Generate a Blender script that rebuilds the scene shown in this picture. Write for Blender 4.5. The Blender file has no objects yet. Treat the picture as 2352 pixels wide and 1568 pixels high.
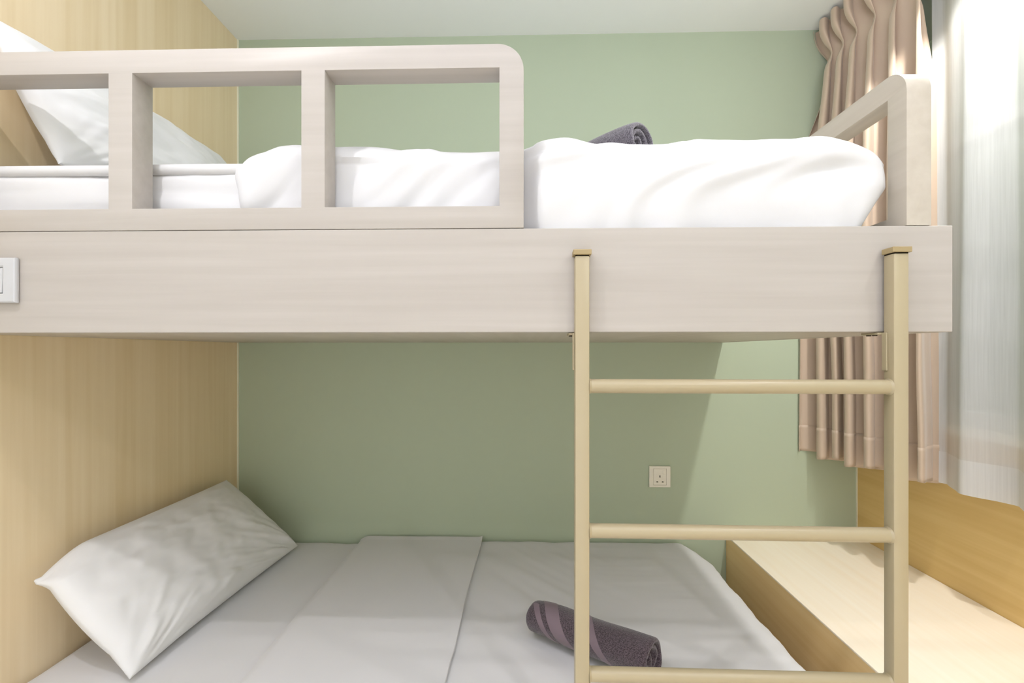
import bpy, bmesh, math, random
from mathutils import Vector, Matrix, noise as mn
PI = math.pi
random.seed(7)
sc = bpy.context.scene
C = sc.collection

# ------------------------------------------------------------------ camera, world, lights, exposure
F = 1080.0                                   # focal length in pixels of a 2352 px wide frame
cam_d = bpy.data.cameras.new('camera')
cam_d.sensor_width = 36.0
cam_d.lens = F / 2352 * 36.0
cam_d.shift_y = 24 / 2352
cam_d.clip_start = 0.02
cam = bpy.data.objects.new('camera', cam_d)
C.objects.link(cam)
cam.location = (0, 0, 1.25)
cam.rotation_euler = (PI / 2, 0, math.atan(0.0259))
sc.camera = cam

w = bpy.data.worlds.new('world')
sc.world = w
w.use_nodes = True
w.node_tree.nodes['Background'].inputs[0].default_value = (0.9, 0.95, 1.0, 1)
w.node_tree.nodes['Background'].inputs[1].default_value = 0.3

def area(name, loc, rot, size, power, col, size_y=None, shape='DISK', spread=None):
    d = bpy.data.lights.new(name, 'AREA')
    d.energy = power
    d.color = col
    d.shape = shape
    d.size = size
    if size_y: d.size_y = size_y
    if spread: d.spread = spread
    o = bpy.data.objects.new(name, d)
    o.location = loc
    o.rotation_euler = rot
    C.objects.link(o)
    return o

# recessed downlights; the rear one and both large area lights are added fill
area('downlight_right', (1.08, 0.36, 2.535), (0, 0, 0), 0.04, 4.2, (1.0, 0.96, 0.96))
area('downlight_left', (-0.78, 0.25, 2.535), (0, 0, 0), 0.04, 6.5, (1.0, 0.97, 0.99))
area('fill_right_rear', (1.08, -0.80, 2.535), (0, 0, 0), 0.05, 7.0, (1.0, 0.97, 0.98))  # added lamp, brightens the lower bed and the seat
area('ceiling_fill', (0.1, -0.40, 1.75), (PI, 0, 0), 0.5, 19.0, (0.96, 0.95, 1.22), 0.5, 'RECTANGLE')  # added fill aimed up at the ceiling for soft bounce
area('front_fill', (0.0, -1.65, 0.85), (PI / 2, 0, 0), 2.2, 7.0, (1.0, 0.98, 1.04), 1.6, 'RECTANGLE')  # added frontal fill for the lower bunk and undersides
sd = bpy.data.lights.new('downlight_seat', 'SPOT')          # the downlight over the window seat, with a clear edge to its beam
sd.energy = 39.0; sd.color = (1.0, 0.97, 0.94); sd.spot_size = math.radians(112); sd.spot_blend = 0.12; sd.shadow_soft_size = 0.03
so_ = bpy.data.objects.new('downlight_seat', sd); so_.location = (1.10, 1.15, 2.535); C.objects.link(so_)

sc.view_settings.view_transform = 'Standard'
sc.view_settings.look = 'None'
sc.view_settings.gamma = 1
sc.view_settings.use_curve_mapping = False
sc.view_settings.exposure = 0.32
sc.cycles.max_bounces = 12
sc.cycles.diffuse_bounces = 8
sc.cycles.transparent_max_bounces = 24

# ------------------------------------------------------------------ helpers
def s2l(c):
    return tuple(((v / 255) / 12.92 if v / 255 <= 0.04045 else ((v / 255 + 0.055) / 1.055) ** 2.4) for v in c)

def mat(name, rgb, rough=0.6, spec=0.4, sheen=0.0, **kw):
    m = bpy.data.materials.new(name)
    m.use_nodes = True
    b = m.node_tree.nodes['Principled BSDF']
    b.inputs['Base Color'].default_value = (*s2l(rgb), 1)
    b.inputs['Roughness'].default_value = rough
    b.inputs['Specular IOR Level'].default_value = spec
    if sheen:
        b.inputs['Sheen Weight'].default_value = sheen
        b.inputs['Sheen Roughness'].default_value = 0.5
    return m

def nodes(m):
    t = m.node_tree
    return t, t.nodes, t.links, t.nodes['Principled BSDF']

def tc(m, scale, kind='Object', rot=(0, 0, 0)):
    t, n, l, b = nodes(m)
    c = n.new('ShaderNodeTexCoord')
    mp = n.new('ShaderNodeMapping')
    mp.inputs['Scale'].default_value = scale
    mp.inputs['Rotation'].default_value = rot
    l.new(c.outputs[kind], mp.inputs['Vector'])
    return mp.outputs['Vector']

def wood(name, lo, hi, axis, rough=0.42, strips=0.0, bump=0.02):
    """pale laminate; the grain runs along `axis` ('X', 'Y' or 'Z')"""
    m = mat(name, hi, rough, 0.35)
    t, n, l, b = nodes(m)
    long_, short = 1.1, 34.0
    i = 'XYZ'.index(axis)
    sc1 = [short] * 3; sc1[i] = long_
    sc2 = [9.0] * 3; sc2[i] = 0.45
    v1, v2 = tc(m, sc1), tc(m, sc2)
    n1 = n.new('ShaderNodeTexNoise'); n1.inputs['Scale'].default_value = 1.6; n1.inputs['Detail'].default_value = 6; n1.inputs['Distortion'].default_value = 0.25
    n2 = n.new('ShaderNodeTexNoise'); n2.inputs['Scale'].default_value = 1.5; n2.inputs['Detail'].default_value = 3; n2.inputs['Distortion'].default_value = 0.6
    l.new(v1, n1.inputs['Vector']); l.new(v2, n2.inputs['Vector'])
    mx = n.new('ShaderNodeMath'); mx.operation = 'MULTIPLY_ADD'
    l.new(n1.outputs['Fac'], mx.inputs[0]); mx.inputs[1].default_value = 0.55
    m2 = n.new('ShaderNodeMath'); m2.operation = 'MULTIPLY'; m2.inputs[1].default_value = 0.45
    l.new(n2.outputs['Fac'], m2.inputs[0]); l.new(m2.outputs[0], mx.inputs[2])
    fac = mx.outputs[0]
    if strips:
        sx = n.new('ShaderNodeSeparateXYZ')
        cc = n.new('ShaderNodeTexCoord'); l.new(cc.outputs['Object'], sx.inputs[0])
        dv = n.new('ShaderNodeMath'); dv.operation = 'DIVIDE'; dv.inputs[1].default_value = strips
        l.new(sx.outputs['Y'], dv.inputs[0])
        fl = n.new('ShaderNodeMath'); fl.operation = 'FLOOR'; l.new(dv.outputs[0], fl.inputs[0])
        wn = n.new('ShaderNodeTexWhiteNoise'); wn.noise_dimensions = '1D'; l.new(fl.outputs[0], wn.inputs['W'])
        ma = n.new('ShaderNodeMath'); ma.operation = 'MULTIPLY_ADD'; ma.inputs[1].default_value = 0.16; 
        l.new(wn.outputs['Value'], ma.inputs[0]); 
        sb = n.new('ShaderNodeMath'); sb.operation = 'SUBTRACT'; sb.inputs[1].default_value = 0.08
        l.new(fac, sb.inputs[0]); l.new(sb.outputs[0], ma.inputs[2]); fac = ma.outputs[0]
    cr = n.new('ShaderNodeValToRGB')
    cr.color_ramp.elements[0].position = 0.30; cr.color_ramp.elements[0].color = (*s2l(lo), 1)
    cr.color_ramp.elements[1].position = 0.68; cr.color_ramp.elements[1].color = (*s2l(hi), 1)
    l.new(fac, cr.inputs['Fac']); l.new(cr.outputs['Color'], b.inputs['Base Color'])
    bp = n.new('ShaderNodeBump'); bp.inputs['Strength'].default_value = bump; bp.inputs['Distance'].default_value = 0.001
    l.new(n1.outputs['Fac'], bp.inputs['Height']); l.new(bp.outputs['Normal'], b.inputs['Normal'])
    return m

def bumpy(m, scale, strength, dist=0.001, detail=4):
    t, n, l, b = nodes(m)
    v = tc(m, (1, 1, 1))
    nz = n.new('ShaderNodeTexNoise'); nz.inputs['Scale'].default_value = scale; nz.inputs['Detail'].default_value = detail
    l.new(v, nz.inputs['Vector'])
    bp = n.new('ShaderNodeBump'); bp.inputs['Strength'].default_value = strength; bp.inputs['Distance'].default_value = dist
    l.new(nz.outputs['Fac'], bp.inputs['Height']); l.new(bp.outputs['Normal'], b.inputs['Normal'])
    return m

def speckle(m, rgb2, scale, lo=0.4, hi=0.6):
    t, n, l, b = nodes(m)
    v = tc(m, (1, 1, 1))
    nz = n.new('ShaderNodeTexNoise'); nz.inputs['Scale'].default_value = scale; nz.inputs['Detail'].default_value = 3
    l.new(v, nz.inputs['Vector'])
    cr = n.new('ShaderNodeValToRGB')
    cr.color_ramp.elements[0].position = lo; cr.color_ramp.elements[0].color = b.inputs['Base Color'].default_value[:]
    cr.color_ramp.elements[1].position = hi; cr.color_ramp.elements[1].color = (*s2l(rgb2), 1)
    l.new(nz.outputs['Fac'], cr.inputs['Fac']); l.new(cr.outputs['Color'], b.inputs['Base Color'])
    return m

M = {}
M['green'] = bumpy(mat('sage_paint', (178, 190, 166), 0.75, 0.25), 260, 0.08)
M['white_paint'] = bumpy(mat('white_paint', (236, 238, 236), 0.85, 0.2), 200, 0.05)
M['caulk'] = mat('white_caulk', (225, 226, 205), 0.6)
M['maple_x'] = wood('pale_maple_along', (170, 163, 155), (183, 177, 170), 'X')
M['maple_y'] = wood('pale_maple_deep', (178, 169, 155), (192, 184, 171), 'Y')
M['maple_wall'] = wood('maple_wall_upright', (226, 205, 165), (237, 219, 185), 'Z', 0.4, 0.075)
M['maple_seat_lit'] = wood('maple_seat_lit', (248, 234, 210), (252, 243, 225), 'Y')  # same laminate as front and panel, paled as if brightly lit
M['maple_panel_shaded'] = wood('maple_panel_shaded', (212, 178, 112), (227, 196, 134), 'Y')  # seat laminate with shade and warm bounce put into the colour
M['maple_front_shaded'] = wood('maple_front_shaded', (236, 202, 140), (246, 217, 164), 'Y')  # seat laminate again, golden tone of its shaded front painted in
M['floor'] = wood('floor_pale_bounce', (236, 234, 230), (243, 242, 238), 'X', 0.4)  # unseen floor, made near white to bounce light upwards
M['ladder'] = bumpy(mat('cream_paint_metal', (170, 157, 127), 0.33, 0.5), 300, 0.03)
M['cap'] = mat('beige_plastic', (160, 142, 104), 0.5)
M['dark'] = mat('dark_gap', (20, 17, 12), 0.9, 0.1)
M['screw'] = mat('dark_screw', (60, 46, 26), 0.4, 0.5)
M['linen'] = bumpy(mat('white_cotton', (214, 214, 215), 0.85, 0.15, 0.15), 900, 0.06, 0.0004)
M['pillow'] = bumpy(mat('pillow_cotton', (224, 225, 226), 0.85, 0.15, 0.15), 700, 0.06, 0.0004)
M['plastic'] = mat('white_plastic', (190, 191, 193), 0.3, 0.5)
M['plastic_old'] = mat('ivory_plastic', (232, 228, 214), 0.35, 0.5)
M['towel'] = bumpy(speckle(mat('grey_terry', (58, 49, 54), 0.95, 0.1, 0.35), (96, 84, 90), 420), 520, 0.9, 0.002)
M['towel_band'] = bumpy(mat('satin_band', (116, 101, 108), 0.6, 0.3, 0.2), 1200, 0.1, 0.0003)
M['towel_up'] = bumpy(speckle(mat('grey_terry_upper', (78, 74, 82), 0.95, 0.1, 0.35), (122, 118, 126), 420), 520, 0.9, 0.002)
M['drape'] = bumpy(mat('taupe_satin', (194, 174, 153), 0.42, 0.4, 0.3), 600, 0.05, 0.0004)
M['thread'] = mat('pale_thread', (224, 208, 190), 0.6)
M['frame'] = mat('window_frame_white', (214, 218, 212), 0.4, 0.4)
M['pane'] = mat('frosted_pane', (168, 182, 166), 0.35, 0.4)
def sheer(name, alpha):
    m = bpy.data.materials.new(name); m.use_nodes = True
    t = m.node_tree; n = t.nodes; l = t.links
    n.clear()
    out = n.new('ShaderNodeOutputMaterial')
    tr = n.new('ShaderNodeBsdfTransparent'); df = n.new('ShaderNodeBsdfDiffuse'); tl = n.new('ShaderNodeBsdfTranslucent')
    df.inputs[0].default_value = (0.80, 0.81, 0.81, 1); tl.inputs[0].default_value = (0.86, 0.87, 0.86, 1)
    m1 = n.new('ShaderNodeMixShader'); m1.inputs[0].default_value = 0.28
    l.new(df.outputs[0], m1.inputs[1]); l.new(tl.outputs[0], m1.inputs[2])
    m2 = n.new('ShaderNodeMixShader')
    cc = n.new('ShaderNodeTexCoord'); mp = n.new('ShaderNodeMapping'); mp.inputs['Scale'].default_value = (120, 120, 3)
    nz = n.new('ShaderNodeTexNoise'); nz.inputs['Scale'].default_value = 2.0
    l.new(cc.outputs['Object'], mp.inputs[0]); l.new(mp.outputs[0], nz.inputs['Vector'])
    ma = n.new('ShaderNodeMath'); ma.operation = 'MULTIPLY_ADD'; ma.inputs[1].default_value = 0.16; ma.inputs[2].default_value = alpha - 0.08
    l.new(nz.outputs['Fac'], ma.inputs[0]); l.new(ma.outputs[0], m2.inputs[0])
    l.new(tr.outputs[0], m2.inputs[1]); l.new(m1.outputs[0], m2.inputs[2]); l.new(m2.outputs[0], out.inputs[0])
    return m
M['sheer'] = sheer('sheer_voile', 0.76)
M['sheer_hem'] = sheer('sheer_voile_doubled', 0.84)

def thing(name, label, cat, loc=(0, 0, 0), group=None, rz=0):
    o = bpy.data.objects.new(name, None)
    o.empty_display_size = 0.05
    o.location = loc
    o.rotation_euler = (0, 0, rz)
    o['label'] = label; o['category'] = cat
    if group: o['group'] = group
    C.objects.link(o)
    return o

def tag(o, label, cat, group=None):
    o['label'] = label; o['category'] = cat
    if group: o['group'] = group
    return o

def origin_of(p):
    v = Vector((0, 0, 0))
    while p is not None:
        v += p.location
        p = p.parent
    return v

def obj(name, data, m, parent=None, base=None, smooth=None):
    """data: bmesh or mesh in world coordinates (before the thing's own turn); linked as ONE mesh object"""
    if isinstance(data, bmesh.types.BMesh):
        me = bpy.data.meshes.new(name)
        bmesh.ops.recalc_face_normals(data, faces=data.faces[:])
        data.to_mesh(me); data.free()
    else:
        me = data
    org = Vector(base) if base is not None else Vector((0, 0, 0))
    par = origin_of(parent)
    if parent is not None and base is None:
        org = par
    me.transform(Matrix.Translation(-org))
    if smooth is not None:
        for p in me.polygons: p.use_smooth = True
        me.set_sharp_from_angle(angle=math.radians(smooth))
    me.materials.append(m)
    o = bpy.data.objects.new(name, me)
    C.objects.link(o)
    if parent is not None:
        o.parent = parent
        o.location = org - par
    else:
        o.location = org
    return o

def struct(name, bm, m, parent=None):
    o = obj(name, bm, m, parent)
    if parent is None: o['kind'] = 'structure'
    return o

def add_box(bm, x0, x1, y0, y1, z0, z1, bev=0.0, seg=2):
    g = bmesh.ops.create_cube(bm, size=1.0)
    bmesh.ops.scale(bm, vec=(x1 - x0, y1 - y0, z1 - z0), verts=g['verts'])
    bmesh.ops.translate(bm, vec=((x0 + x1) / 2, (y0 + y1) / 2, (z0 + z1) / 2), verts=g['verts'])
    if bev:
        es = list({e for v in g['verts'] for e in v.link_edges})
        bmesh.ops.bevel(bm, geom=es, offset=bev, segments=seg, profile=0.5, affect='EDGES')
    return bm

def box(x0, x1, y0, y1, z0, z1, bev=0.0, seg=2):
    return add_box(bmesh.new(), x0, x1, y0, y1, z0, z1, bev, seg)

def add_cyl(bm, p0, p1, r, n=24):
    p0, p1 = Vector(p0), Vector(p1)
    d = p1 - p0
    g = bmesh.ops.create_cone(bm, cap_ends=True, segments=n, radius1=r, radius2=r, depth=d.length)
    q = d.to_track_quat('Z', 'Y').to_matrix().to_4x4()
    bmesh.ops.transform(bm, matrix=Matrix.Translation((p0 + p1) / 2) @ q, verts=g['verts'])
    return bm

def arc(cx, cy, r, a0, a1, n=10):
    return [(cx + r * math.cos(a0 + (a1 - a0) * k / n), cy + r * math.sin(a0 + (a1 - a0) * k / n)) for k in range(n + 1)]

def plate(rings, depth, fn, bev=0.0):
    """flat panel with holes: rings of 2-D points, extruded by depth; fn maps (a, b, c) to the world"""
    cu = bpy.data.curves.new('tmp', 'CURVE')
    cu.dimensions = '2D'; cu.fill_mode = 'BOTH'; cu.extrude = depth / 2 - bev; cu.bevel_depth = bev; cu.bevel_resolution = 1
    cu.offset = -bev
    for r in rings:
        s = cu.splines.new('POLY'); s.points.add(len(r) - 1); s.use_cyclic_u = True
        for p, q in zip(s.points, r): p.co = (q[0], q[1], 0, 1)
    o = bpy.data.objects.new('tmp', cu)
    C.objects.link(o)
    dg = bpy.context.evaluated_depsgraph_get()
    me = bpy.data.meshes.new_from_object(o.evaluated_get(dg))
    bpy.data.objects.remove(o); bpy.data.curves.remove(cu)
    for v in me.vertices: v.co = Vector(fn(*v.co))
    bm = bmesh.new(); bm.from_mesh(me); bpy.data.meshes.remove(me)
    bmesh.ops.remove_doubles(bm, verts=bm.verts[:], dist=1e-5)
    return bm

def rect(a0, a1, b0, b1):
    return [(a0, b0), (a1, b0), (a1, b1), (a0, b1)]

def grid(fn, nu, nv, thick=0.0, closed_u=False):
    bm = bmesh.new()
    vs = [[bm.verts.new(fn(i / nu, j / nv)) for j in range(nv + 1)] for i in range(nu + (0 if closed_u else 1))]
    k = len(vs)
    for i in range(nu):
        for j in range(nv):
            a, b_ = vs[i], vs[(i + 1) % k]
            bm.faces.new((a[j], b_[j], b_[j + 1], a[j + 1]))
    if thick:
        bmesh.ops.recalc_face_normals(bm, faces=bm.faces[:])
        bmesh.ops.solidify(bm, geom=bm.faces[:], thickness=thick)
    return bm

def fbm(x, y, z, o=3):
    return mn.fractal(Vector((x, y, z)), 1.0, 2.0, o)

def ridge(v):
    return 1.0 - abs(v) * 2.0

def rounded_box(lo, hi, r, n, disp=None, keep=None):
    """soft box as one closed grid mesh; disp(p, normal) gives the push along the normal"""
    lo, hi = Vector(lo), Vector(hi)
    bm = bmesh.new()
    pts = {}
    def vert(i, j, k):
        key = (i, j, k)
        if key in pts: return pts[key]
        q = [0, 0, 0]
        for a, t in enumerate(key):
            L = hi[a] - lo[a]
            s = t / n[a] * L
            q[a] = lo[a] + s
        p = Vector(q)
        c = Vector([min(max(p[a], lo[a] + r), hi[a] - r) for a in range(3)])
        d = p - c
        nn = d.normalized() if d.length > 1e-9 else Vector((0, 0, 1))
        p2 = c + nn * r if d.length > 1e-9 else p
        # keep flat faces flat
        if disp: p2 = p2 + nn * disp(p2, nn)
        pts[key] = bm.verts.new(p2)
        return pts[key]
    def face(a, b, c, d):
        try: bm.faces.new((vert(*a), vert(*b), vert(*c), vert(*d)))
        except ValueError: pass
    nx, ny, nz = n
    for i in range(nx):
        for j in range(ny):
            for k in (0, nz):
                face((i, j, k), (i + 1, j, k), (i + 1, j + 1, k), (i, j + 1, k))
    for i in range(nx):
        for k in range(nz):
            for j in (0, ny):
                face((i, j, k), (i + 1, j, k), (i + 1, j, k + 1), (i, j, k + 1))
    for j in range(ny):
        for k in range(nz):
            for i in (0, nx):
                face((i, j, k), (i, j + 1, k), (i, j + 1, k + 1), (i, j, k + 1))
    bmesh.ops.recalc_face_normals(bm, faces=bm.faces[:])
    if keep:
        kill = [f for f in bm.faces if not keep(f.calc_center_median(), f.normal)]
        bmesh.ops.delete(bm, geom=kill, context='FACES')
    return bm

# ------------------------------------------------------------------ the room
XL, XR, YB, YF, ZC = -1.204, 1.347, 1.94, -1.7, 2.556
struct('floor', box(XL - .1, XR + .25, YF - .1, YB + .1, -0.08, 0.0), M['floor'])
struct('ceiling', box(XL - .1, XR + .25, YF - .1, YB + .1, ZC, ZC + .08), M['white_paint'])
struct('wall_back', box(XL - .1, XR + .25, YB, YB + .1, 0, ZC), M['green'])
wall_left = struct('wall_left', box(XL - .1, XL, YF, YB, 0, ZC), M['white_paint'])
obj('wood_panel', box(XL - .001, XL + .004, .78, YB, 0, ZC - .0005), M['maple_wall'], wall_left)
struct('wall_front', box(XL - .1, XR + .25, YF - .1, YF, 0, ZC), M['white_paint'])
ZS, ZT, YJ0, YJ1, DR = 1.009, 2.28, -0.55, 1.74, 0.11         # window opening
wr = bmesh.new()
add_box(wr, XR + .012, XR + .25, YF, YB, 0, ZS - .02)
add_box(wr, XR, XR + .25, YF, YB, ZT, ZC)
add_box(wr, XR, XR + .25, YJ1, YB, ZS - .02, ZT)
add_box(wr, XR, XR + .25, YF, YJ0, ZS - .02, ZT)
wall_right = struct('wall_right', wr, M['green'])
obj('panel', box(XR, XR + .012, YF, YB, 0, ZS - .02, 0.001, 1), M['maple_panel_shaded'], wall_right)
struct('trim_1', box(XL + .004, XL + .010, YB - .005, YB, 0, ZC), M['caulk'])
struct('trim_2', box(XR - .004, XR, YB - .005, YB, 0, ZS), M['caulk'])

win = bpy.data.objects.new('window_1', None); win['kind'] = 'structure'
win.location = (XR + DR, (YJ0 + YJ1) / 2, ZS); C.objects.link(win)
ringw = [rect(YJ0, YJ1, ZS, ZT)]
ym = (YJ0 + YJ1) / 2
for a0, a1 in ((YJ0 + .05, ym - .03), (ym + .03, YJ1 - .05)):
    ringw.append(rect(a0, a1, ZS + .05, 1.93)); ringw.append(rect(a0, a1, 1.97, ZT - .05))
obj('window_frame', plate(ringw, 0.05, lambda a, b, c: (XR + DR + c, a, b), 0.003), M['frame'], win)
for a0, a1 in ((YJ0 + .045, ym - .025), (ym + .025, YJ1 - .045)):
    obj('pane', box(XR + DR - .004, XR + DR + .004, a0, a1, ZS + .045, 1.935), M['pane'], win)
    obj('pane', box(XR + DR - .004, XR + DR + .004, a0, a1, 1.965, ZT - .045), M['pane'], win)
obj('window_sill', box(XR - .004, XR + DR - .02, YJ0, YJ1, ZS - .02, ZS, .002, 1), M['maple_seat_lit'], win)

# ------------------------------------------------------------------ bunk bed
YFB = 0.91                                    # plane of the bunk's front
bunk = thing('bunk_bed', 'pale maple bunk bed built into the room with openwork guard rails on its upper deck', 'bunk bed', (-0.2, 1.425, 0))
BX1, ZB0, ZB1 = 0.81, 1.288, 1.489
obj('front_board', box(XL + .0045, BX1, YFB, YFB + .025, ZB0, ZB1, .0012, 1), M['maple_x'], bunk)
obj('end_board', box(BX1 - .025, BX1, YFB + .0255, YB - .002, ZB0, ZB1, .0012, 1), M['maple_y'], bunk)
obj('deck_panel', box(XL + .005, BX1 - .0255, YFB + .0255, YB - .002, ZB0 + .001, ZB0 + .03), M['maple_y'], bunk)
GT = 0.052
x0, x1, z0, z1 = XL + .005, -0.001, ZB1 + .0012, 1.847
out = [(x0, z0), (x1, z0)] + arc(x1 - .05, z1 - .05, .05, 0, PI / 2) + [(x0, z1)]
holes = [rect(a, b, 1.533, 1.801) for a, b in ((-1.165, -.823), (-.775, -.4366), (-.390, -.048))]
obj('guard_rail', plate([out] + holes, GT, lambda a, b, c: (a, YFB + GT / 2 + c, b), .0008), M['maple_x'], bunk, smooth=25)
y0, y1, z1 = YFB, YB - .002, 1.797
out = [(y0, z0), (y1, z0), (y1, z1)] + arc(y0 + .05, z1 - .05, .05, PI / 2, PI)
obj('end_guard_rail', plate([out, rect(y0 + .047, y1 - .06, 1.514, 1.751)], .046, lambda a, b, c: (.7475 + c, a, b), .0008), M['maple_y'], bunk, smooth=25)
obj('bed_base', box(XL + .005, .66, .92, YB - .002, 0, .25, .002, 1), M['maple_x'], bunk)

# ------------------------------------------------------------------ mattresses and bedding
def mat_disp(p, nn):
    d = 0.0025 * fbm(p.x * 4, p.y * 4, p.z * 9)
    if nn.y < -0.3:                            # near side: long soft pulls in the sheet
        u = p.x * 2.2 + p.z * 1.5
        d += 0.006 * fbm(u, p.z * 26 + p.x * 1.2, 3.1, 2) * (1 if p.x < -.55 else .25)
    if nn.z > 0.3:
        d += 0.003 * fbm(p.x * 11, p.y * 5, 1.7, 3)
    return d

um = thing('mattress', 'white sheeted mattress on the upper deck behind the guard rail', 'mattress', (-.25, 1.45, ZB0 + .03))
obj('mattress_body', rounded_box((XL + .010, .985, ZB0 + .0305), (.668, YB - .012, 1.638), .022, (150, 30, 26), mat_disp), M['linen'], um, smooth=60)
pip = bmesh.new()
def rolled_edge(u, v):
    x = XL + .016 + u * 1.85
    a = v * 2 * PI
    r = .011
    return (x, .990 + math.cos(a) * r + .002 * fbm(x * 5, 1, 1), 1.640 + math.sin(a) * r * 1.05 + .0015 * fbm(x * 3, 4, 1))
obj('piping', grid(rolled_edge, 120, 12), M['linen'], um, smooth=70)

def duvet_near(x):                             # the flap bulges out past the end of the guard rail
    t = min(max((x + .015) / .06, 0), 1)
    return .971 - .033 * (t * t * (3 - 2 * t))

DLO, DHI = (-.62, .942, 1.440), (.719, 1.90, 1.682)
def duvet_disp(p, nn):
    d = 0.004 * fbm(p.x * 3, p.y * 3, p.z * 5)
    if nn.y < -.2:
        s = p.z - 1.49 - (p.x + .1) * .42         # folds climbing to the right
        amp = .023 if p.x > .02 else .012
        f = fbm(s * 15 + 1.3 * fbm(p.x * 2, p.z * 4, 0, 2), p.x * 1.7, 2.2, 2)
        d += amp * f * min(1, max(0, (.70 - p.x) / .1)) + .008 * math.sin(PI * min(max((p.z - 1.495) / .18, 0), 1)) * (1 if p.x > .02 else .25)
        if p.x < 0:
            s2 = p.x * 1.0 - (p.z - 1.5) * .8
            d += .004 * fbm(s2 * 22, p.z * 4, 7.7, 2)
    if nn.z > .2:
        d += .006 * fbm(p.x * 5, p.y * 3, 5.5, 2) + .008 * math.exp(-((p.x + .33) / .10) ** 2)
    return d
dv = rounded_box(DLO, DHI, .042, (170, 50, 34), duvet_disp,
                 keep=lambda c, nn: not (nn.z < -.6 and c.z < 1.46) and not (c.y > 1.885 and c.z < 1.66)
                 and not (c.x < -.58 and c.y > 1.02 and c.z < 1.655))
for v in dv.verts:                              # near flap hugs the mattress where the guard rail stands, right end tapers towards its hem
    t = min(max((1.08 - v.co.y) / .12, 0), 1)
    v.co.y += (duvet_near(v.co.x) - .94) * t
    k = min(max((1.60 - v.co.z) / .11, 0), 1)
    if v.co.x > .55: v.co.x -= .046 * k * (v.co.x - .55) / .17
    if v.co.x > .56: v.co.z -= .032 * ((v.co.x - .56) / .14) ** 2 * min(max((v.co.z - 1.50) / .18, 0), 1)
    if v.co.x < -.5: v.co.x += .028 * min(max((1.62 - v.co.z) / .1, 0), 1) * (-.5 - v.co.x) / .12
    if v.co.x < -.52 and v.co.z > 1.64: v.co.z -= .016 * ((-.52 - v.co.x) / .1)
o = obj('duvet', dv, M['linen'], None, (0.04, 1.42, 1.65), smooth=60)
tag(o, 'crumpled white duvet hanging over the near side of the upper bunk', 'duvet')

lm = thing('mattress', 'white sheeted mattress of the lower bunk under the pillow and folded blanket', 'mattress', (-.25, 1.45, .2505))
obj('mattress_body', rounded_box((XL + .010, .935, .2505), (.655, YB - .012, .468), .03, (130, 70, 14), mat_disp), M['linen'], lm, smooth=60)

def blank_disp(p, nn):
    d = .002 * fbm(p.x * 3, p.y * 3, p.z * 5)
    if nn.z > .3:
        s = (p.x + .1) * .75 + (p.y - 1.9) * .66
        e = math.exp(-((p.x - .1) / .22) ** 2)
        d += .006 * e * fbm(s * 15, (p.x - p.y) * 1.3, 4.4, 2)
        if p.x > .2: d += .0016 * fbm(p.x * 3, p.y * 30, 9, 2)
    if nn.x > .3:
        d += .006 * fbm(p.y * 9, p.z * 5, 1.1, 3)
    return d
bl = rounded_box((-.672, .92, .33), (.690, 1.926, .482), .028, (130, 90, 12), blank_disp,
                 keep=lambda c, nn: not (nn.z < -.6 and c.z < .36) and not (c.y > 1.91 and c.z < .46) and not (c.x < -.65 and c.z < .47))
for v in bl.verts:
    if v.co.x < -.6: v.co.z -= .008 * (-.6 - v.co.x) / .07
    if v.co.x > .60 and v.co.y > 1.72 and v.co.z > .44: v.co.x -= .05 * ((v.co.y - 1.72) / .2) ** 2
blanket = thing('blanket', 'smooth white blanket spread over the lower bunk with its top edge folded back', 'blanket', (0, 1.42, .47))
obj('cover', bl, M['linen'], blanket, smooth=60)
def cuff(u, v):                                 # turned-down band: from the outer fold to the loose edge
    x = -.668 + u * .49 + (.010 * (v - .5) if u > .95 else 0)
    y = .915 + v * 1.004
    z = .4880 + .003 * math.sin(PI * min(u * 8, 1) * .5) + .0016 * fbm(x * 6, y * 5, 2) + .004 * math.exp(-((u - 1) / .02) ** 2)
    if u < .04: z -= .010 * (1 - u / .04)
    x += .006 * fbm(y * 3, 3, u)
    if v > .985: z += .003
    return (x, y, z)
obj('turned_down_cuff', grid(cuff, 60, 90, .004), M['linen'], blanket, smooth=50)

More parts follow.
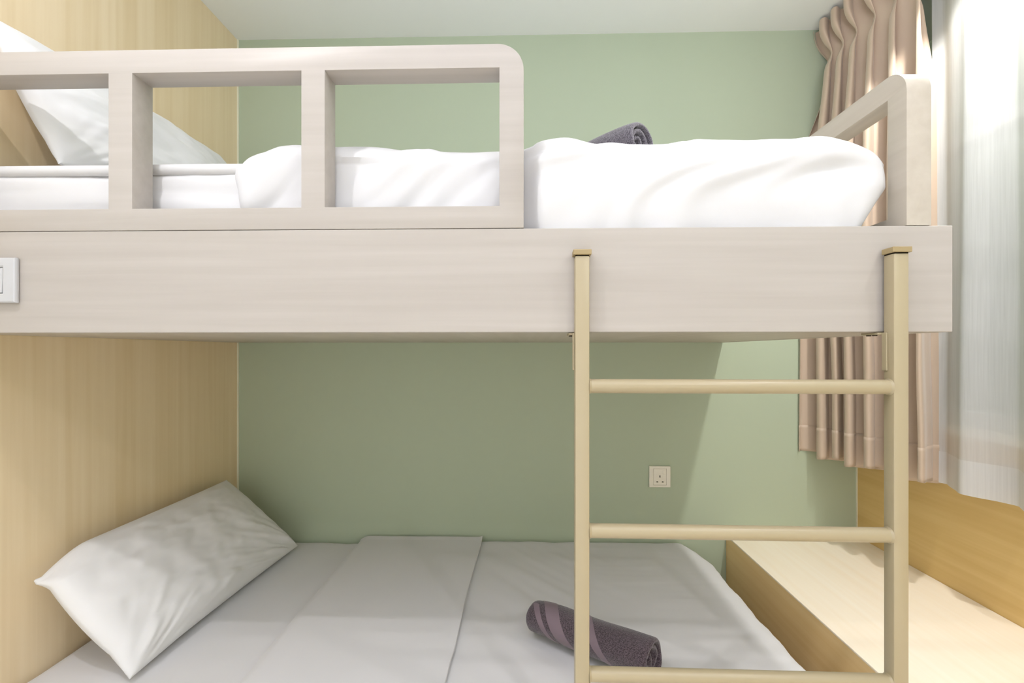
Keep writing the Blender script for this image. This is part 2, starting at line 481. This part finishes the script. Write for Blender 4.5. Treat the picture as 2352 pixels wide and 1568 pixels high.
# ------------------------------------------------------------------ pillows
def pillow_mesh(NB, FB, NT, FT, belly, seed, earful=0.0):
    NB, FB, NT, FT = map(Vector, (NB, FB, NT, FT))
    e1 = (FB - NB).normalized(); e2 = (NT - NB).normalized()
    nrm = e2.cross(e1).normalized()
    if nrm.x < 0: nrm = -nrm
    n = 100
    bm = bmesh.new()
    def P(a, b, side):                            # a along the bed's width, b from the bottom to the top edge
        u, v = a * 2 - 1, b * 2 - 1
        # outline: sides slightly waisted, corners pulled out
        uu = u * (1 + (.035 if u < 0 else -.02) * (1 - v * v) * abs(u))
        vv = v * (1 - .02 * (1 - u * u) * abs(v))
        a2, b2 = (uu + 1) / 2, (vv + 1) / 2
        p = (NB * (1 - a2) + FB * a2) * (1 - b2) + (NT * (1 - a2) + FT * a2) * b2
        k = max(0.0, (u + .92) / .92) if u < 0 else 1
        ue = u if u > 0 else u * 1.06
        h = max(0, 1 - abs(u) ** 2.6) ** .5 * max(0, 1 - abs(v) ** 2.3) ** .5 * (1 - .10 * u)
        edge = min(1 - abs(u), 1 - abs(v))
        w = .012 * fbm(u * 2.1 + seed, v * 2.1, side * 3.0, 3)
        # pulls fanning out of the far and near bottom corners
        ang = math.atan2(v + 1.2, 1.15 - u)
        rad = math.hypot(v + 1.2, 1.15 - u)
        w += .016 * fbm(ang * 9 + seed, rad * .9, 4.0, 2) * math.exp(-(rad / 1.0) ** 2) * 1.4
        ang = math.atan2(v + 1.2, u + 1.15); rad = math.hypot(v + 1.2, u + 1.15)
        w += .014 * fbm(ang * 7 + seed, rad, 8.0, 2) * math.exp(-(rad / .9) ** 2)
        w *= min(1, edge * 6)
        ear = min(1, max(0, (-u - .66) / .30)) ** 1.5 * min(1, max(0, (v - .58) / .36)) ** 1.3
        p = p + Vector((.006, -.006, -.038)) * ear * earful + Vector((.004, -.018, -.002)) * max(0, (-u - .6) / .4) * max(0, (-v - .6) / .4)
        return p + nrm * (side * (belly * h + .003) + w * (1 if side > 0 else .3))
    F_ = [[None] * (n + 1) for _ in range(n + 1)]; B_ = [[None] * (n + 1) for _ in range(n + 1)]
    def warp(t):                                   # denser towards the seams
        return .5 - .5 * math.cos(PI * t) if False else t
    for i in range(n + 1):
        for j in range(n + 1):
            F_[i][j] = bm.verts.new(P(i / n, j / n, 1)); B_[i][j] = bm.verts.new(P(i / n, j / n, -1))
    for i in range(n):
        for j in range(n):
            bm.faces.new((F_[i][j], F_[i + 1][j], F_[i + 1][j + 1], F_[i][j + 1]))
            bm.faces.new((B_[i][j], B_[i][j + 1], B_[i + 1][j + 1], B_[i + 1][j]))
    for i in range(n):
        bm.faces.new((F_[i][0], B_[i][0], B_[i + 1][0], F_[i + 1][0])); bm.faces.new((F_[i][n], F_[i + 1][n], B_[i + 1][n], B_[i][n]))
        bm.faces.new((F_[0][i], F_[0][i + 1], B_[0][i + 1], B_[0][i])); bm.faces.new((F_[n][i], B_[n][i], B_[n][i + 1], F_[n][i + 1]))
    return bm
o = obj('pillow', pillow_mesh((-.930, 1.100, .484), (-.895, 1.835, .484), (-1.160, 1.085, .750), (-1.150, 1.785, .755), .068, 1.0, 1.0),
        M['pillow'], None, (-1.03, 1.44, .47), smooth=70)
tag(o, 'plump white pillow on the lower bunk leaning against the wooden wall', 'pillow', 'white pillows at the bed heads')
o = obj('pillow', pillow_mesh((-1.040, 1.040, 1.672), (-.980, 1.800, 1.672), (-1.172, 1.000, 1.985), (-1.160, 1.790, 1.985), .065, 5.0),
        M['pillow'], None, (-1.08, 1.42, 1.66), smooth=70)
tag(o, 'white pillow propped upright on the upper bunk behind the guard rail', 'pillow', 'white pillows at the bed heads')

# ------------------------------------------------------------------ rolled towels
def towel(label, L, R, z, rad, m, seed, bands):
    L, R = Vector((*L, z)), Vector((*R, z))
    ax = (R - L); ln = ax.length; ax.normalize()
    side = Vector((ax.y, -ax.x, 0))
    if side.y > 0: side = -side
    up = Vector((0, 0, 1))
    root = thing('rolled_towel', label, 'towel', ((L + R) / 2)[:], 'rolled grey towels')
    turns, pitch = 3.4, rad / 3.75
    def rs(s):                                      # radius along the roll
        return (1 - .16 * (1 - s) ** 2) * (1 + .03 * math.sin(s * 7 + seed))
    def place(s, r, ph, dr=0.0):
        k = rs(s)
        rr = (r + dr) * k
        cx, cz = math.cos(ph) * rr * 1.06, math.sin(ph) * rr * .96
        lump = 1 + .035 * fbm(math.cos(ph) * 1.3 + seed, math.sin(ph) * 1.3, s * 3, 2)
        zc = rad * k * .96
        p = L + ax * (s * ln) + side * (cx * lump) + up * (zc + cz * lump)
        p.z = max(p.z, z + .0008)
        return p
    nphi, ns = 132, 26
    bm = bmesh.new()
    th0 = pitch * .40
    prof = []
    for side_ in (1, -1):
        rng = range(nphi + 1) if side_ > 0 else range(nphi, -1, -1)
        for i in rng:
            f = i / nphi
            prof.append((f, side_))
    svals = [0, .004, .012, .025, .045] + [.045 + (.91) * k / 16 for k in range(1, 16)] + [.955, .975, .988, .996, 1.0]
    shr = {0: .25, .004: .55, .012: .8, .025: .93, .975: .93, .988: .8, .996: .55, 1.0: .25}
    rows = []
    for s in svals:
        t = shr.get(s, 1.0)
        row = []
        for f, sd in prof:
            ph = 1.9 - f * turns * 2 * PI             # loose outer edge tucked low at the front
            r = rad * .995 - th0 - f * turns * pitch
            th = th0 * t * (1 if f > .01 else .5)
            off = -.012 * f * (s - .5) * 2 + .004 * fbm(f * 9, seed, 3)
            ww = min(1, max(0, (abs(s - .5) - .3) / .2))
            row.append(bm.verts.new(place(s + off / ln * ww * 2.0, max(r + sd * th, .001), ph - PI * 1.1)))
        rows.append(row)
    k = len(prof)
    for a, b_ in zip(rows, rows[1:]):
        for i in range(k):
            bm.faces.new((a[i], a[(i + 1) % k], b_[(i + 1) % k], b_[i]))
    for row in (rows[0], rows[-1]):
        for i in range(nphi):
            bm.faces.new((row[i], row[i + 1], row[k - 2 - i], row[k - 1 - i]))
    obj('towel_roll', bm, m, root, smooth=50)
    a0 = 1.9 - PI * 1.1
    for s0, wd, sl in bands:
        def band2(u, v, s0=s0, wd=wd, sl=sl):
            top = min(1.0, .5 + (s0 - wd / 2 - .03) / sl)
            ang = PI * (top - u * (top + .40))
            s = s0 + sl * (.5 - ang / PI) + (v - .5) * wd
            s = min(max(s, .02), .965)
            k = (a0 + 2 * PI - ang) / (2 * PI)
            return place(s, rad * .995 - pitch * k, ang, .0010 + v * (1 - v) * .002)
        obj('border_band', grid(band2, 40, 6, .0008), M['towel_band'], root, smooth=60)
    return root
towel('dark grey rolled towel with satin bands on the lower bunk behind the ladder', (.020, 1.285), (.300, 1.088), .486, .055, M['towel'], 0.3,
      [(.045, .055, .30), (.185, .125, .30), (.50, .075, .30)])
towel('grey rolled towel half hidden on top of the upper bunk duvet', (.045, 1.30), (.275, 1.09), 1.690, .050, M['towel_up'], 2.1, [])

# ------------------------------------------------------------------ ladder
LX0, LX1, LY0, LY1 = .096, .704, .8825, .9085
lad = thing('ladder', 'cream painted steel ladder standing against the front of the bunk', 'ladder', (.4, .896, 0), None, -0.014)
for xa, side in ((LX0, 1), (LX1 - .027, -1)):
    xb = xa + .027
    p = obj('post', box(xa, xb, LY0, LY1, 0.012, 1.431, .0025, 2), M['ladder'], lad, smooth=30)
    obj('end_cap', box(xa - .0035, xb + .0035, LY0 - .0035, LY1 + .0005, 1.4325, 1.4425, .001, 1), M['cap'], p)
    obj('seam', box(xa + .001, xb - .001, LY0 + .001, LY1 - .001, 1.430, 1.4335), M['dark'], p)
    obj('foot', box(xa - .001, xb + .001, LY0 - .001, LY1 + .001, 0, .013, .001, 1), M['dark'], p)
    br = bmesh.new()
    xw = xa - .0032
    add_box(br, xw, xa + .0003, LY1 - .012, LY1 + .0005, 1.215, 1.2865, .001, 1)
    add_box(br, xa - .010, xa + .027, LY1, LY1 + .046, 1.2825, 1.2868, .0008, 1)
    b_ = obj('bracket', br, M['ladder'], lad)
    for sx in (.018, .034):
        bm = bmesh.new()
        add_cyl(bm, (xa - .003, LY1 + sx, 1.2805), (xa - .003, LY1 + sx, 1.2826), .0042, 16)
        obj('screw', bm, M['screw'], b_)
for zr in (1.185, .910, .637, .364):
    bm = bmesh.new()
    add_cyl(bm, (LX0 + .0265, .8955, zr), (LX1 - .0265, .8955, zr), .0136, 28)
    r = obj('rung', bm, M['ladder'], lad, smooth=40)
    for xx, dx in ((LX0 + .027, 1), (LX1 - .027, -1)):
        wl = bmesh.new()
        g = bmesh.ops.create_cone(wl, cap_ends=True, segments=24, radius1=.0158, radius2=.0137, depth=.004)
        bmesh.ops.transform(wl, matrix=Matrix.Translation((xx + dx * .002, .8955, zr)) @ Matrix.Rotation(PI / 2 * dx, 4, 'Y'), verts=g['verts'])
        obj('weld', wl, M['ladder'], r, smooth=40)

# ------------------------------------------------------------------ window seat
seat = thing('window_seat', 'long maple window seat between the lower bunk and the window wall', 'bench', (1.08, .6, 0))
SX0, SZ = .822, .506
obj('seat_board', box(SX0, XR - .001, YF + .02, YB - .002, SZ - .006, SZ, .001, 1), M['maple_seat_lit'], seat)
obj('front_panel', box(SX0 + .001, SX0 + .02, YF + .02, YB - .002, .005, SZ - .0065), M['maple_front_shaded'], seat)
obj('carcass', box(SX0 + .0205, XR - .001, YF + .03, YB - .003, .005, SZ - .0065), M['maple_panel_shaded'], seat)

# ------------------------------------------------------------------ switch and socket
sw = thing('light_switch', 'white light switch on the front board of the bunk at the left', 'switch', (-1.045, .909, 1.392))
a0, a1, b0, b1 = -1.089, -1.002, 1.347, 1.436
obj('switch_plate', plate([rect(a0, a1, b0, b1), rect(a0 + .026, a1 - .0265, b0 + .019, b1 - .019)], .010, lambda a, b, c: (a, .9045 + c, b), .0035), M['plastic'], sw, smooth=20)
rk = box(a0 + .0265, a1 - .027, .9005, .909, b0 + .0195, b1 - .0195, .001, 1)
for v in rk.verts:
    if v.co.y < .905: v.co.y += (v.co.z - 1.392) * .06
obj('rocker', rk, M['plastic'], sw)
so = thing('wall_socket', 'white three pin wall socket on the green wall behind the ladder', 'socket', (.553, 1.9395, .741))
a0, a1, b0, b1 = .510, .596, .6985, .7845
def hol(x, z, w_, h_): return rect(x - w_ / 2, x + w_ / 2, z - h_ / 2, z + h_ / 2)
pins = [hol(.553, .7425, .0045, .009), hol(.542, .7205, .007, .0048), hol(.5645, .7205, .007, .0048)]
obj('socket_plate', plate([rect(a0, a1, b0, b1), rect(.527, .579, .708, .774)], .010, lambda a, b, c: (a, 1.9345 + c, b), .002), M['plastic_old'], so, smooth=20)
obj('socket_face', plate([rect(.5275, .5785, .7085, .7735)] + pins, .0085, lambda a, b, c: (a, 1.9348 + c, b), .0004), M['plastic_old'], so)
obj('pin_hole_backing', box(.530, .576, 1.9375, 1.9395, .715, .750), M['dark'], so)  # dark backing box standing for the shade inside the pin slots
obj('socket_switch', box(.5645, .5745, 1.9288, 1.9306, .752, .767, .0006, 1), M['plastic_old'], so)

# ------------------------------------------------------------------ curtains
def smooth_(t): 
    t = min(max(t, 0), 1); return t * t * (3 - 2 * t)
DZ0, DZ1 = .84, 2.545
DPL = 6
def drape_pt(u, z):
    t = u
    hz = (DZ1 - z)
    pin = math.exp(-((hz - .13) / .035) ** 2)           # pinch below the heading
    full = smooth_((hz - .12) / .45)
    A = .030 + .034 * full - .018 * pin + .020 * smooth_((.13 - hz) / .1)
    A *= 1 + .35 * mn.noise(Vector((t * DPL * .9, 3.3, z * .25)))
    ph = 2 * PI * DPL * t * (1.32 - .32 * t) + .7 * mn.noise(Vector((t * 4, z * .45, 9)))
    xm = 1.205 + .045 * t + .03 * full * t
    ym = 1.925 - .435 * t
    c = math.cos(ph)
    x = xm - A * (abs(c) ** .75) * (1 if c > 0 else -1)
    y = ym + .022 * math.sin(2 * ph) * (1 - .5 * pin)
    x += .010 * fbm(t * 5, z * 1.5, 1, 2) * full
    # the edge at the green wall: stiff return at the top, flaring out to the hem
    e = math.exp(-(t / .05) ** 2)
    x += e * (.045 * math.exp(-((hz - .25) / .2) ** 2) - .035 * full)
    return Vector((x, y, z + .010 * math.sin(ph * .5 + 1) * smooth_((DZ0 + .1 - z) / .1)))
drape = thing('blackout_curtain', 'taupe pinch pleated curtain gathered in the corner beside the green wall', 'curtain', (1.24, 1.73, ZC))
obj('drape', grid(lambda u, v: drape_pt(u, DZ0 + .112 + v * (DZ1 - DZ0 - .112)), 260, 110), M['drape'], drape, smooth=180)
def hem_pt(u, v):
    p = drape_pt(u, DZ0 + v * .114)
    q = drape_pt(min(u + .002, 1), DZ0 + v * .114) - drape_pt(max(u - .002, 0), DZ0 + v * .114)
    nrm = Vector((q.y, -q.x, 0)).normalized()
    return p + nrm * .0012
obj('hem', grid(hem_pt, 260, 10, .0022), M['drape'], drape, smooth=180)

SZ0, SZ1 = .835, 2.545
def sheer_pt(u, z):
    y = 1.545 - u * 1.6
    hz = SZ1 - z
    full = smooth_(hz / 1.2)
    per = .205
    p = (1.505 - y) / per + .10 * mn.noise(Vector((y * 4.0, z * .5, 2))) + .06 * (1 - full)
    A = (.022 + .015 * full) * (1 + .22 * mn.noise(Vector((y * 5, 7, z * .3))))
    tri = math.asin(.97 * math.cos(2 * PI * p)) / (PI / 2)
    x = 1.300 + A * tri
    x += .004 * fbm(y * 9, z * 1.0, 5, 2) + .0025 * math.sin(y * 62 + z * .8)
    return Vector((min(x, 1.338), y, z + .004 * fbm(y * 6, 1, 2)))
sh = thing('sheer_curtain', 'white sheer curtain hanging in soft folds in front of the window', 'curtain', (1.283, .72, ZC))
obj('voile', grid(lambda u, v: sheer_pt(u, SZ0 + v * (SZ1 - SZ0)), 420, 60), M['sheer'], sh, smooth=180)
def shem(u, v):
    p = sheer_pt(u, SZ0 + .0005 + v * .10)
    return p + Vector((-.0012, 0, 0))
obj('hem', grid(shem, 420, 5), M['sheer_hem'], sh, smooth=180)
trk = thing('curtain_track', 'slim white curtain track along the ceiling above the curtains', 'curtain track', (1.26, .9, ZC))
obj('rail', box(1.245, 1.275, -.1, 1.93, ZC - .009, ZC - .0002, .001, 1), M['frame'], trk)
